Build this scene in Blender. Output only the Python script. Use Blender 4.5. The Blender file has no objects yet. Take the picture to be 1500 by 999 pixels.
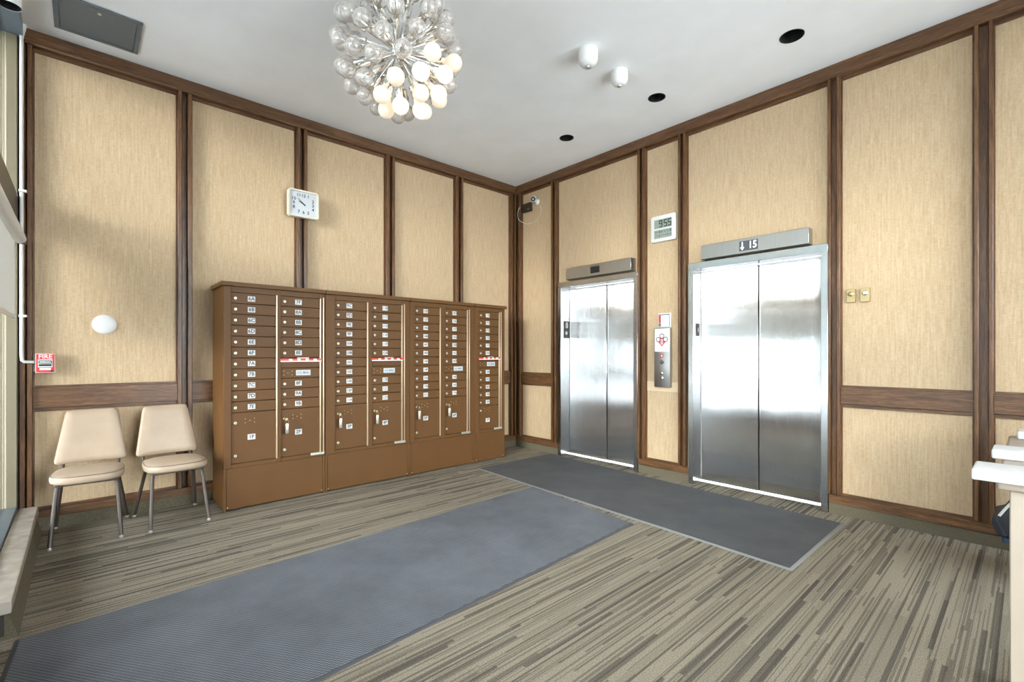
import bpy, bmesh, math, random
from mathutils import Vector, Matrix
random.seed(7)
SC = bpy.context.scene
COL = SC.collection

# ------------------------------------------------------------------ camera
cam_d = bpy.data.cameras.new('camera')
cam = bpy.data.objects.new('camera', cam_d); COL.objects.link(cam)
CAMP = Vector((-4.484, -4.844, 1.28)); HEAD = math.radians(47.68)
cam.location = CAMP
cam.rotation_euler = (math.pi/2, 0, HEAD - math.pi/2)
cam_d.sensor_width = 36.0; cam_d.sensor_fit = 'HORIZONTAL'
cam_d.lens = 692.0/1500.0*36.0
cam_d.shift_y = 18.5/1500.0
cam_d.clip_start = 0.02
SC.camera = cam

# ------------------------------------------------------------------ light
W = bpy.data.worlds.new('daylight'); SC.world = W; W.use_nodes = True
bg = W.node_tree.nodes['Background']
bg.inputs['Color'].default_value = (0.93, 0.965, 1.0, 1)
bg.inputs['Strength'].default_value = 12.0
sun_d = bpy.data.lights.new('low_sun', 'SUN'); sun_d.energy = 1.8; sun_d.angle = math.radians(10)
sun_d.color = (1.0, 0.93, 0.82)
sun = bpy.data.objects.new('low_sun', sun_d); COL.objects.link(sun)
sun.rotation_euler = Vector((1.0, 0.42, -0.18)).to_track_quat('-Z', 'Y').to_euler()
SC.view_settings.view_transform = 'Standard'
SC.view_settings.look = 'None'
SC.view_settings.gamma = 1.0
SC.view_settings.use_curve_mapping = False
SC.view_settings.exposure = 0.42
SC.cycles.use_denoising = True
SC.cycles.max_bounces = 10
SC.cycles.diffuse_bounces = 6
SC.cycles.transparent_max_bounces = 24
SC.cycles.caustics_reflective = False
SC.cycles.caustics_refractive = False
SC.cycles.sample_clamp_indirect = 12.0

# ------------------------------------------------------------------ mesh helpers
TXT = {}
def text_geo(s, size):
    k = (s, size)
    if k not in TXT:
        c = bpy.data.curves.new('t', 'FONT'); c.body = s; c.size = size; c.resolution_u = 2
        c.offset = size*0.018; c.align_x = 'CENTER'; c.align_y = 'CENTER'
        o = bpy.data.objects.new('t', c); COL.objects.link(o)
        me = bpy.data.meshes.new_from_object(o)
        vs = [(v.co.x, v.co.y) for v in me.vertices]; fs = [tuple(p.vertices) for p in me.polygons]
        bpy.data.objects.remove(o); bpy.data.curves.remove(c); bpy.data.meshes.remove(me)
        TXT[k] = (vs, fs)
    return TXT[k]

class MB:
    def __init__(self): self.bm = bmesh.new()
    def _m(self, faces, mat):
        for f in faces: f.material_index = mat
    def box(self, lo, hi, mat=0, bev=0.0, seg=1):
        lo, hi = [min(a, b) for a, b in zip(lo, hi)], [max(a, b) for a, b in zip(lo, hi)]
        bm = self.bm
        v = [bm.verts.new((x, y, z)) for x in (lo[0], hi[0]) for y in (lo[1], hi[1]) for z in (lo[2], hi[2])]
        F = [bm.faces.new([v[i] for i in q]) for q in ((0,1,3,2),(4,6,7,5),(0,4,5,1),(2,3,7,6),(0,2,6,4),(1,5,7,3))]
        self._m(F, mat)
        if bev:
            es = list({e for f in F for e in f.edges})
            r = bmesh.ops.bevel(bm, geom=es, offset=bev, segments=seg, profile=0.5, affect='EDGES', clamp_overlap=True)
            self._m(r['faces'], mat)
        return self
    def poly(self, pts, mat=0):
        f = self.bm.faces.new([self.bm.verts.new(p) for p in pts]); f.material_index = mat; return self
    def prism(self, pts, ext, mat=0, bev=0.0, seg=2):
        ext = Vector(ext); bm = self.bm
        a = [bm.verts.new(p) for p in pts]; b = [bm.verts.new(Vector(p)+ext) for p in pts]
        n = len(pts); F = [bm.faces.new(a[::-1]), bm.faces.new(b)]
        for i in range(n):
            j = (i+1) % n; F.append(bm.faces.new([a[i], a[j], b[j], b[i]]))
        bmesh.ops.recalc_face_normals(bm, faces=F)
        self._m(F, mat)
        if bev:
            es = list({e for f in F for e in f.edges})
            r = bmesh.ops.bevel(bm, geom=es, offset=bev, segments=seg, profile=0.5, affect='EDGES', clamp_overlap=True)
            self._m(r['faces'], mat)
        return self
    def rings(self, rings, mat=0, cap0=True, cap1=True, closed=True):
        bm = self.bm; R = [[bm.verts.new(p) for p in r] for r in rings]; F = []
        n = len(R[0])
        for i in range(len(R)-1):
            for k in range(n if closed else n-1):
                j = (k+1) % n; F.append(bm.faces.new([R[i][k], R[i][j], R[i+1][j], R[i+1][k]]))
        if cap0: F.append(bm.faces.new(R[0][::-1]))
        if cap1: F.append(bm.faces.new(R[-1]))
        bmesh.ops.recalc_face_normals(bm, faces=F)
        self._m(F, mat); return self
    def lathe(self, prof, org, axis=(0,0,1), n=20, mat=0, cap0=True, cap1=True):
        ax = Vector(axis).normalized(); org = Vector(org)
        u = ax.orthogonal().normalized(); w = ax.cross(u)
        rs = [[org + ax*h + (u*math.cos(2*math.pi*k/n) + w*math.sin(2*math.pi*k/n))*max(r, 1e-4) for k in range(n)] for r, h in prof]
        return self.rings(rs, mat, cap0, cap1)
    def cyl(self, p0, p1, r0, r1=None, n=14, mat=0):
        p0, p1 = Vector(p0), Vector(p1); d = p1-p0
        return self.lathe([(r0, 0), (r0 if r1 is None else r1, d.length)], p0, d, n, mat)
    def sphere(self, c, r, n=14, m=9, mat=0):
        return self.lathe([(r*math.sin(math.pi*i/m), -r*math.cos(math.pi*i/m)) for i in range(m+1)], c, (0,0,1), n, mat)
    def tube(self, pts, r, n=8, mat=0, closed=False):
        pts = [Vector(p) for p in pts]; N = len(pts); rs = []
        prev = None
        for i, p in enumerate(pts):
            a = pts[(i-1) % N] if (closed or i > 0) else p
            b = pts[(i+1) % N] if (closed or i < N-1) else p
            t = (b-a).normalized()
            if prev is None: u = t.orthogonal().normalized()
            else:
                u = (prev - t*prev.dot(t)); u = u.normalized() if u.length > 1e-6 else t.orthogonal().normalized()
            prev = u; w = t.cross(u)
            rs.append([p + (u*math.cos(2*math.pi*k/n) + w*math.sin(2*math.pi*k/n))*r for k in range(n)])
        if closed: rs.append(rs[0]); return self.rings(rs, mat, False, False)
        return self.rings(rs, mat)
    def text(self, s, size, org, right, up, mat=1, sx=1.0):
        vs, fs = text_geo(s, size); org, right, up = Vector(org), Vector(right), Vector(up)
        V = [self.bm.verts.new(org + right*(x*sx) + up*y) for x, y in vs]
        for f in fs:
            try: self.bm.faces.new([V[i] for i in f]).material_index = mat
            except ValueError: pass
        return self
    def mesh(self, name, mats, off=None, angle=38):
        if off is not None: bmesh.ops.translate(self.bm, verts=self.bm.verts, vec=-Vector(off))
        me = bpy.data.meshes.new(name); self.bm.to_mesh(me); self.bm.free()
        for m in (mats if isinstance(mats, (list, tuple)) else [mats]): me.materials.append(M[m])
        for p in me.polygons: p.use_smooth = True
        me.set_sharp_from_angle(angle=math.radians(angle))
        return me

def origin_of(o):
    p = Vector((0,0,0))
    while o is not None: p = p + o.location; o = o.parent
    return p
def obj(name, mb, mats, parent=None, loc=None, angle=38):
    """mesh built in world coordinates; its origin goes to the parent's origin (or loc)"""
    base = origin_of(parent) if parent is not None else Vector(loc if loc is not None else (0,0,0))
    me = mb.mesh(name, mats, base, angle)
    o = bpy.data.objects.new(name, me); COL.objects.link(o)
    if parent is not None: o.parent = parent
    else: o.location = base
    return o
def tag(o, label, cat, group=None):
    o['label'] = label; o['category'] = cat
    if group: o['group'] = group
    return o
def thing(name, label, cat, loc, group=None):
    o = bpy.data.objects.new(name, None); COL.objects.link(o); o.location = loc; o.empty_display_size = 0.05
    return tag(o, label, cat, group)
def struct(o, label=None):
    o['kind'] = 'structure'
    if label: o['label'] = label
    return o
def empty_struct(name, loc=(0,0,0), label=None):
    o = bpy.data.objects.new(name, None); COL.objects.link(o); o.location = loc; o.empty_display_size = 0.05
    return struct(o, label)

# ------------------------------------------------------------------ materials
M = {}
def new_mat(name):
    m = bpy.data.materials.new(name); m.use_nodes = True; M[name] = m
    nt = m.node_tree; return m, nt, nt.nodes['Principled BSDF']
def simple(name, col, rough=0.5, metal=0.0, spec=0.5, coat=0.0, noise=0.0, nscale=30.0, bump=0.0):
    m, nt, b = new_mat(name)
    b.inputs['Base Color'].default_value = (*col, 1); b.inputs['Roughness'].default_value = rough
    b.inputs['Metallic'].default_value = metal; b.inputs['Specular IOR Level'].default_value = spec
    b.inputs['Coat Weight'].default_value = coat
    if noise or bump:
        tc = nt.nodes.new('ShaderNodeTexCoord'); n = nt.nodes.new('ShaderNodeTexNoise')
        n.inputs['Scale'].default_value = nscale; n.inputs['Detail'].default_value = 4
        nt.links.new(tc.outputs['Object'], n.inputs['Vector'])
        if noise:
            r = nt.nodes.new('ShaderNodeValToRGB')
            r.color_ramp.elements[0].position = 0.3; r.color_ramp.elements[1].position = 0.7
            r.color_ramp.elements[0].color = (*[c*(1-noise) for c in col], 1)
            r.color_ramp.elements[1].color = (*[min(1, c*(1+noise)) for c in col], 1)
            nt.links.new(n.outputs['Fac'], r.inputs['Fac']); nt.links.new(r.outputs['Color'], b.inputs['Base Color'])
        if bump:
            bp = nt.nodes.new('ShaderNodeBump'); bp.inputs['Strength'].default_value = bump; bp.inputs['Distance'].default_value = 0.002
            nt.links.new(n.outputs['Fac'], bp.inputs['Height']); nt.links.new(bp.outputs['Normal'], b.inputs['Normal'])
    return m
class NT:
    """tiny node-graph builder"""
    def __init__(self, nt): self.nt = nt
    def n(self, t, **kw):
        x = self.nt.nodes.new('ShaderNode'+t)
        for k, v in kw.items(): setattr(x, k, v)
        return x
    def l(self, a, b): self.nt.links.new(a, b)
    def math(self, op, a, b=None):
        x = self.n('Math', operation=op)
        for i, v in enumerate((a, b)):
            if v is None: continue
            if isinstance(v, (int, float)): x.inputs[i].default_value = v
            else: self.l(v, x.inputs[i])
        return x.outputs[0]
    def xyz(self, coord='Object'):
        tc = self.n('TexCoord'); s = self.n('SeparateXYZ'); self.l(tc.outputs[coord], s.inputs[0]); return s.outputs
    def comb(self, x, y, z):
        c = self.n('CombineXYZ')
        for i, v in enumerate((x, y, z)):
            if isinstance(v, (int, float)): c.inputs[i].default_value = v
            else: self.l(v, c.inputs[i])
        return c.outputs[0]
    def noise(self, vec, scale, detail=3, rough=0.5, dist=0.0):
        x = self.n('TexNoise'); x.inputs['Scale'].default_value = scale; x.inputs['Detail'].default_value = detail
        x.inputs['Roughness'].default_value = rough; x.inputs['Distortion'].default_value = dist
        self.l(vec, x.inputs['Vector']); return x.outputs['Fac']
    def ramp(self, fac, stops, interp='LINEAR'):
        r = self.n('ValToRGB'); r.color_ramp.interpolation = interp
        e = r.color_ramp.elements
        while len(e) < len(stops): e.new(0.5)
        for i, (p, c) in enumerate(stops):
            e[i].position = p; e[i].color = (*c, 1)
        self.l(fac, r.inputs['Fac']); return r.outputs['Color']
    def mix(self, fac, a, b, bt='MIX'):
        x = self.n('Mix', data_type='RGBA', blend_type=bt)
        for sock, v in ((x.inputs[0], fac), (x.inputs[6], a), (x.inputs[7], b)):
            if isinstance(v, (int, float)): sock.default_value = v
            elif isinstance(v, tuple): sock.default_value = (*v, 1)
            else: self.l(v, sock)
        return x.outputs[2]
    def bump(self, h, strength, dist, bsdf):
        x = self.n('Bump'); x.inputs['Strength'].default_value = strength; x.inputs['Distance'].default_value = dist
        self.l(h, x.inputs['Height']); self.l(x.outputs['Normal'], bsdf.inputs['Normal'])

def wood(name, axis):
    m, nt, b = new_mat(name); g = NT(nt); s = g.xyz()
    sc = [16.0, 16.0, 16.0]; sc[axis] = 1.1
    v = g.comb(*[g.math('MULTIPLY', s[i], sc[i]) for i in range(3)])
    n1 = g.noise(v, 3.0, 5, 0.6, 0.8); n2 = g.noise(v, 14.0, 3, 0.6)
    c = g.ramp(n1, [(0.25, (0.052, 0.023, 0.010)), (0.5, (0.140, 0.064, 0.026)), (0.75, (0.235, 0.118, 0.050))])
    c2 = g.ramp(n2, [(0.35, (0.55, 0.52, 0.5)), (0.6, (1, 1, 1))])
    g.l(g.mix(1.0, c, c2, 'MULTIPLY'), b.inputs['Base Color'])
    b.inputs['Roughness'].default_value = 0.38; b.inputs['Specular IOR Level'].default_value = 0.45
    g.bump(n2, 0.25, 0.001, b)
for i, a in enumerate('xyz'): wood('wood_'+a, i)

def grasscloth(name):
    m, nt, b = new_mat(name); g = NT(nt); s = g.xyz()
    h = g.math('ADD', s[0], s[1])          # runs along whichever wall the panel is on
    v1 = g.comb(g.math('MULTIPLY', h, 85.0), g.math('MULTIPLY', s[2], 5.0), 0.0)
    v2 = g.comb(g.math('MULTIPLY', h, 26.0), g.math('MULTIPLY', s[2], 230.0), 3.0)
    v3 = g.comb(g.math('MULTIPLY', h, 260.0), g.math('MULTIPLY', s[2], 30.0), 9.0)
    a = g.noise(v1, 1.0, 3, 0.55); c = g.noise(v2, 1.0, 3, 0.6); d = g.noise(v3, 1.0, 2, 0.5)
    t = g.math('ADD', g.math('MULTIPLY', a, 0.45), g.math('ADD', g.math('MULTIPLY', c, 0.4), g.math('MULTIPLY', d, 0.3)))
    col = g.ramp(t, [(0.38, (0.395, 0.270, 0.152)), (0.57, (0.500, 0.362, 0.222)), (0.76, (0.595, 0.455, 0.300))])
    g.l(col, b.inputs['Base Color']); b.inputs['Roughness'].default_value = 0.72; b.inputs['Specular IOR Level'].default_value = 0.3
    b.inputs['Sheen Weight'].default_value = 0.0
    g.bump(t, 0.35, 0.002, b)
grasscloth('grasscloth')

def carpet():
    m, nt, b = new_mat('carpet'); g = NT(nt); s = g.xyz()
    def bars(pitch, length, seed, thresh):
        """random bars running along X: 1 where a bar lies"""
        row = g.math('FLOOR', g.math('DIVIDE', s[1], pitch))
        w1 = g.n('TexWhiteNoise', noise_dimensions='2D'); g.l(g.comb(row, seed, 0.0), w1.inputs['Vector'])
        seg = g.math('FLOOR', g.math('ADD', g.math('DIVIDE', s[0], length), g.math('MULTIPLY', w1.outputs['Value'], 9.0)))
        w2 = g.n('TexWhiteNoise', noise_dimensions='3D'); g.l(g.comb(row, seg, seed+0.5), w2.inputs['Vector'])
        return g.math('GREATER_THAN', w2.outputs['Value'], thresh)
    wide = bars(0.019, 0.60, 1.0, 0.88); mid = bars(0.0095, 0.8, 2.0, 0.84); thin = bars(0.0048, 1.1, 3.0, 0.76)
    wide2 = bars(0.030, 1.0, 4.0, 0.68)
    fine = g.noise(g.comb(g.math('MULTIPLY', s[0], 150.0), g.math('MULTIPLY', s[1], 190.0), 0.0), 1.0, 4, 0.8)
    col = g.mix(g.math('MULTIPLY', wide2, 0.4), (0.285, 0.243, 0.184), (0.200, 0.170, 0.128))
    col = g.mix(g.math('MULTIPLY', thin, 0.52), col, (0.085, 0.070, 0.052))
    col = g.mix(g.math('MULTIPLY', mid, 0.60), col, (0.090, 0.075, 0.056))
    col = g.mix(g.math('MULTIPLY', wide, 0.70), col, (0.070, 0.060, 0.050))
    f2 = g.ramp(fine, [(0.3, (0.45, 0.45, 0.45)), (0.7, (1.5, 1.5, 1.5))])
    g.l(g.mix(1.0, col, f2, 'MULTIPLY'), b.inputs['Base Color'])
    b.inputs['Roughness'].default_value = 0.95; b.inputs['Specular IOR Level'].default_value = 0.1
    g.bump(fine, 0.6, 0.004, b)
carpet()
simple('carpet_base', (0.125, 0.106, 0.072), 0.95, spec=0.1, noise=0.4, nscale=220, bump=0.5)

def mat_rib(name, cols, amp):
    m, nt, b = new_mat(name); g = NT(nt); s = g.xyz()
    d = g.math('ADD', g.math('MULTIPLY', s[0], 6.0), g.math('MULTIPLY', s[1], 78.0))
    d2 = g.math('ADD', g.math('MULTIPLY', s[0], 60.0), g.math('MULTIPLY', s[1], 42.0))
    w = g.math('ADD', g.math('SINE', g.math('MULTIPLY', d, 6.283)), g.math('MULTIPLY', g.math('SINE', g.math('MULTIPLY', d2, 6.283)), 0.6))
    w = g.math('ADD', g.math('MULTIPLY', w, amp), 0.5)
    n = g.noise(g.comb(s[0], s[1], 0.0), 330.0, 3, 0.7); n2 = g.noise(g.comb(s[0], s[1], 0.0), 2.2, 5, 0.65)
    t = g.math('ADD', g.math('MULTIPLY', w, 0.5), g.math('MULTIPLY', n, 0.5))
    col = g.ramp(t, [(0.25, cols[0]), (0.5, cols[1]), (0.75, cols[2])])
    col = g.mix(1.0, col, g.ramp(n2, [(0.3, (0.80, 0.80, 0.80)), (0.7, (1.2, 1.2, 1.2))]), 'MULTIPLY')
    g.l(col, b.inputs['Base Color']); b.inputs['Roughness'].default_value = 0.8; b.inputs['Specular IOR Level'].default_value = 0.3
    g.bump(t, 0.6, 0.003, b)
mat_rib('mat_ribbed', ((0.052, 0.055, 0.062), (0.118, 0.124, 0.138), (0.21, 0.218, 0.236)), 0.42)
mat_rib('mat_pile', ((0.040, 0.040, 0.042), (0.080, 0.080, 0.083), (0.15, 0.15, 0.155)), 0.06)
simple('mat_rubber', (0.06, 0.06, 0.064), 0.6)
simple('mat_rubber_worn', (0.20, 0.195, 0.185), 0.6)
simple('ceiling_paint', (0.84, 0.855, 0.87), 0.9, spec=0.15, noise=0.03, nscale=3)
simple('wall_plain', (0.55, 0.47, 0.36), 0.85)

def steel(name, col, rough, grain):
    m, nt, b = new_mat(name); g = NT(nt); s = g.xyz()
    b.inputs['Metallic'].default_value = 1.0
    br = g.noise(g.comb(g.math('MULTIPLY', s[0], 300.0), g.math('MULTIPLY', s[1], 300.0), g.math('MULTIPLY', s[2], 3.0)), 1.0, 2, 0.6)
    sm = g.noise(g.comb(s[0], g.math('MULTIPLY', s[1], 3.0), g.math('MULTIPLY', s[2], 2.0)), 2.2, 5, 0.7)
    c = g.ramp(br, [(0.3, tuple(x*0.95 for x in col)), (0.7, tuple(min(1, x*1.05) for x in col))])
    g.l(c, b.inputs['Base Color'])
    g.l(g.math('ADD', g.math('MULTIPLY', sm, 0.06), rough-0.03), b.inputs['Roughness'])
    if grain:
        # hair-fine vertical brush lines: each line tilts the surface a little to the side
        line = g.math('FLOOR', g.math('MULTIPLY', s[1], 40000.0))
        w = g.n('TexWhiteNoise', noise_dimensions='1D'); g.l(line, w.inputs['W'])
        t = g.math('MULTIPLY', g.math('SUBTRACT', w.outputs['Value'], 0.5), grain)
        geo = g.n('NewGeometry')
        big = g.math('MULTIPLY', g.math('SUBTRACT', g.noise(g.comb(0.0, s[1], s[2]), 2.6, 2, 0.5), 0.5), 0.014)
        add = g.n('VectorMath', operation='ADD'); g.l(geo.outputs['Normal'], add.inputs[0]); g.l(g.comb(0.0, t, big), add.inputs[1])
        nz = g.n('VectorMath', operation='NORMALIZE'); g.l(add.outputs[0], nz.inputs[0]); g.l(nz.outputs[0], b.inputs['Normal'])
steel('steel_brushed', (0.60, 0.60, 0.60), 0.10, 1.1)
steel('steel_frame', (0.50, 0.50, 0.50), 0.24, 0.0)
steel('steel_panel', (0.45, 0.44, 0.42), 0.36, 0.0)
simple('chrome', (0.80, 0.79, 0.77), 0.12, 1.0)
simple('aluminium', (0.74, 0.74, 0.74), 0.35, 1.0)
simple('brass', (0.42, 0.32, 0.165), 0.42, 1.0)
simple('brass_dark', (0.16, 0.11, 0.05), 0.5, 0.6)
simple('lock_metal', (0.50, 0.45, 0.36), 0.45, 0.7)
simple('silver', (0.66, 0.63, 0.56), 0.32, 0.8)
simple('mail_paint', (0.120, 0.054, 0.0165), 0.52, 0.0, spec=0.22, noise=0.05, nscale=4)
simple('mail_edge_lit', (0.62, 0.46, 0.30), 0.34, 0.5)  # pale tone paints window light caught on the cabinet edges
simple('gap_dark', (0.012, 0.009, 0.007), 0.9)
simple('white_label', (0.66, 0.66, 0.65), 0.6)
simple('ink', (0.015, 0.015, 0.018), 0.7)
simple('grey_label', (0.52, 0.53, 0.54), 0.45)
simple('grey_ink', (0.12, 0.13, 0.16), 0.7)
simple('tape_red', (0.62, 0.045, 0.03), 0.4)
simple('tape_white', (0.85, 0.78, 0.74), 0.4)
simple('vinyl', (0.42, 0.315, 0.225), 0.42, spec=0.4, noise=0.05, nscale=9, bump=0.08)
simple('piping', (0.20, 0.165, 0.14), 0.5)
simple('leg_metal', (0.075, 0.057, 0.048), 0.45, 0.3)
simple('glide', (0.42, 0.38, 0.33), 0.4, 0.5)
simple('white_plastic', (0.70, 0.69, 0.67), 0.4)
simple('cream_plastic', (0.62, 0.57, 0.46), 0.4)
simple('dial', (0.54, 0.56, 0.58), 0.6, spec=0.2)
simple('black_plastic', (0.016, 0.015, 0.015), 0.4)
simple('brown_black', (0.030, 0.022, 0.015), 0.5)
simple('lcd', (0.26, 0.30, 0.25), 0.35)
simple('lcd_ink', (0.02, 0.025, 0.02), 0.5)
simple('screen_grey', (0.085, 0.09, 0.10), 0.6, spec=0.2)
simple('screen_black', (0.012, 0.012, 0.014), 0.2)
simple('fire_red', (0.66, 0.030, 0.022), 0.38)
simple('paper', (0.74, 0.73, 0.74), 0.7)
simple('paper_pink', (0.80, 0.70, 0.68), 0.7)
simple('sign_red', (0.50, 0.07, 0.06), 0.6)
simple('sign_dark', (0.10, 0.045, 0.04), 0.6)
simple('hatch_grey', (0.115, 0.135, 0.150), 0.45)
simple('can_black', (0.010, 0.010, 0.011), 0.5)
simple('jamb_tan', (0.25, 0.21, 0.135), 0.45, 0.3)
simple('bronze', (0.055, 0.043, 0.034), 0.42, 0.5)
simple('frame_blue', (0.20, 0.25, 0.30), 0.35, 0.5)
simple('stone_sill', (0.46, 0.40, 0.34), 0.22, spec=0.6, noise=0.18, nscale=14)
simple('curb_dark', (0.03, 0.024, 0.018), 0.7)
simple('table_tan', (0.38, 0.315, 0.255), 0.5, noise=0.04, nscale=6)
simple('table_white', (0.66, 0.66, 0.67), 0.4)
simple('bag_black', (0.022, 0.025, 0.033), 0.55, noise=0.3, nscale=25)
simple('shelf_navy', (0.035, 0.055, 0.095), 0.35)
simple('pavement', (0.42, 0.42, 0.43), 0.85, noise=0.08, nscale=1.5)
simple('bounce_ground', (0.70, 0.69, 0.68), 0.85, noise=0.08, nscale=1.5)  # pale ground added to bounce light indoors
simple('facade', (0.15, 0.165, 0.135), 0.8, noise=0.1, nscale=1.0)
simple('asphalt', (0.085, 0.09, 0.10), 0.9)
simple('facade_glass', (0.06, 0.09, 0.12), 0.1)
simple('cable_white', (0.78, 0.74, 0.66), 0.5)
simple('patch_tan', (0.66, 0.50, 0.32), 0.7)

def blind_mat():
    m, nt, b = new_mat('blind_fabric'); g = NT(nt)
    out = nt.nodes['Material Output']
    d = g.n('BsdfDiffuse'); d.inputs[0].default_value = (0.72, 0.71, 0.68, 1)
    t = g.n('BsdfTranslucent'); t.inputs[0].default_value = (0.62, 0.60, 0.56, 1)
    x = g.n('MixShader'); x.inputs[0].default_value = 0.45
    g.l(d.outputs[0], x.inputs[1]); g.l(t.outputs[0], x.inputs[2]); g.l(x.outputs[0], out.inputs['Surface'])
blind_mat()
def pane_mat(name, tint, gl):
    m, nt, b = new_mat(name); g = NT(nt); out = nt.nodes['Material Output']
    t = g.n('BsdfTransparent'); t.inputs[0].default_value = (*tint, 1)
    s = g.n('BsdfGlossy'); s.inputs['Roughness'].default_value = 0.02
    lw = g.n('Fresnel'); lw.inputs[0].default_value = 1.45
    f = g.math('MULTIPLY', lw.outputs[0], gl)
    x = g.n('MixShader'); g.l(f, x.inputs[0]); g.l(t.outputs[0], x.inputs[1]); g.l(s.outputs[0], x.inputs[2])
    g.l(x.outputs[0], out.inputs['Surface'])
pane_mat('window_glass', (0.93, 0.97, 0.98), 1.0)
def bulb_mat():
    m, nt, b = new_mat('bulb_glass'); g = NT(nt); out = nt.nodes['Material Output']
    t = g.n('BsdfTransparent'); t.inputs[0].default_value = (0.97, 0.95, 0.93, 1)
    s = g.n('BsdfGlossy'); s.inputs['Roughness'].default_value = 0.22
    d = g.n('BsdfDiffuse'); d.inputs[0].default_value = (0.58, 0.54, 0.51, 1)
    lw = g.n('LayerWeight'); lw.inputs[0].default_value = 0.35
    x1 = g.n('MixShader'); x1.inputs[0].default_value = 0.72
    g.l(s.outputs[0], x1.inputs[1]); g.l(d.outputs[0], x1.inputs[2])
    f = g.math('ADD', g.math('MULTIPLY', lw.outputs['Facing'], 0.55), 0.30)
    x = g.n('MixShader'); g.l(f, x.inputs[0]); g.l(t.outputs[0], x.inputs[1]); g.l(x1.outputs[0], x.inputs[2])
    g.l(x.outputs[0], out.inputs['Surface'])
bulb_mat()
def emit(name, col, st):
    m, nt, b = new_mat(name)
    b.inputs['Base Color'].default_value = (0.45, 0.42, 0.38, 1)
    b.inputs['Emission Color'].default_value = (*col, 1); b.inputs['Emission Strength'].default_value = st
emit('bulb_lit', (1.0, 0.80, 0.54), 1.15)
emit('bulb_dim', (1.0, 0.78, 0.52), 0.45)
emit('digit_glow', (0.95, 0.97, 1.0), 1.2)

# ------------------------------------------------------------------ room shell
H = 3.6          # ceiling height
PW = 0.015       # fabric plane (behind the wall's front line)
FN = -0.04       # front of the wooden fins
YR = -6.6        # rear wall
XC = -4.875      # window glass plane
XW = -4.82       # inner edge of the window wall

struct(obj('floor', MB().box((-4.95, YR-0.05, -0.12), (0.3, 0.2, 0.0)), 'carpet'), 'striped grey brown carpet floor')
# ceiling with round holes for the recessed downlights
DL = [(-0.647, -3.668, 0.078), (-0.632, -2.562, 0.074), (-0.629, -1.483, 0.074)]
def ceiling():
    c = bpy.data.curves.new('c', 'CURVE'); c.dimensions = '2D'; c.fill_mode = 'BOTH'; c.extrude = 0.0
    def ring(pts):
        s = c.splines.new('POLY'); s.points.add(len(pts)-1); s.use_cyclic_u = True
        for p, q in zip(s.points, pts): p.co = (q[0], q[1], 0, 1)
    ring([(-4.79, YR-0.05), (0.3, YR-0.05), (0.3, 0.2), (-4.79, 0.2)])
    for x, y, r in DL: ring([(x+r*math.cos(k*math.pi/16), y+r*math.sin(k*math.pi/16)) for k in range(32)])
    o = bpy.data.objects.new('c', c); COL.objects.link(o)
    me = bpy.data.meshes.new_from_object(o); bpy.data.objects.remove(o)
    me.name = 'ceiling'; me.materials.clear(); me.materials.append(M['ceiling_paint'])
    o = bpy.data.objects.new('ceiling', me); COL.objects.link(o); o.location = (0, 0, H)
    struct(o, 'light grey painted ceiling')
ceiling()
struct(obj('trim_1', MB().box((-5.1, YR, H-0.085), (-4.79, 0.0, H+0.25)), 'frame_blue'), 'dark blue grey window head')

wA = empty_struct('wall_left', label='mailbox wall of grasscloth panels in dark wood frames')
obj('backing', MB().box((-5.1, PW+0.004, 0), (0.3, 0.22, H)), 'wall_plain', wA)
wB = empty_struct('wall_right', label='elevator wall of grasscloth panels in wood frames')
E1 = (-0.833, -1.985); E2 = (-2.564, -3.747); EH = 2.168     # elevator casings
mb = MB()
for y0, y1 in ((0.0, E1[0]), (E1[1], E2[0]), (E2[1], YR)): mb.box((PW+0.004, y1, 0), (0.3, y0, H))
for y0, y1 in (E1, E2): mb.box((PW+0.004, y1, EH-0.04), (0.3, y0, H))
obj('backing', mb, 'wall_plain', wB)

def bayA(x0, x1, z0, z1):
    obj('fabric_panel', MB().box((x0, PW-0.002, z0), (x1, PW+0.004, z1)), 'grasscloth', wA)
    b = 0.016; d = (PW-0.014, PW-0.002)
    for lo, hi, m in (((x0, d[0], z1-b-0.012), (x1, d[1], z1), 'wood_x'), ((x0, d[0], z0), (x1, d[1], z0+b), 'wood_x'),
                      ((x0, d[0], z0+b), (x0+b*0.5, d[1], z1-b-0.012), 'wood_z'), ((x1-b*0.5, d[0], z0+b), (x1, d[1], z1-b-0.012), 'wood_z')):
        obj('bead', MB().box(lo, hi), m, wA)
def bayB(y0, y1, z0, z1, bottom=True):
    obj('fabric_panel', MB().box((PW-0.002, y1, z0), (PW+0.004, y0, z1)), 'grasscloth', wB)
    b = 0.016; d = (PW-0.014, PW-0.002)
    L = [((d[0], y1, z1-b-0.012), (d[1], y0, z1), 'wood_y'),
         ((d[0], y1, z0+b), (d[1], y1+b*0.5, z1-b-0.012), 'wood_z'), ((d[0], y0-b*0.5, z0+b), (d[1], y0, z1-b-0.012), 'wood_z')]
    if bottom: L.append(((d[0], y1, z0), (d[1], y0, z0+b), 'wood_y'))
    for lo, hi, m in L: obj('bead', MB().box(lo, hi), m, wB)
ZB, ZT = 0.150, 3.487        # top of base rail, underside of top fin
R0, R1 = 0.886, 1.032        # chair rail on the left wall
Q0, Q1 = 0.881, 1.012        # chair rail on the right wall
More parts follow.
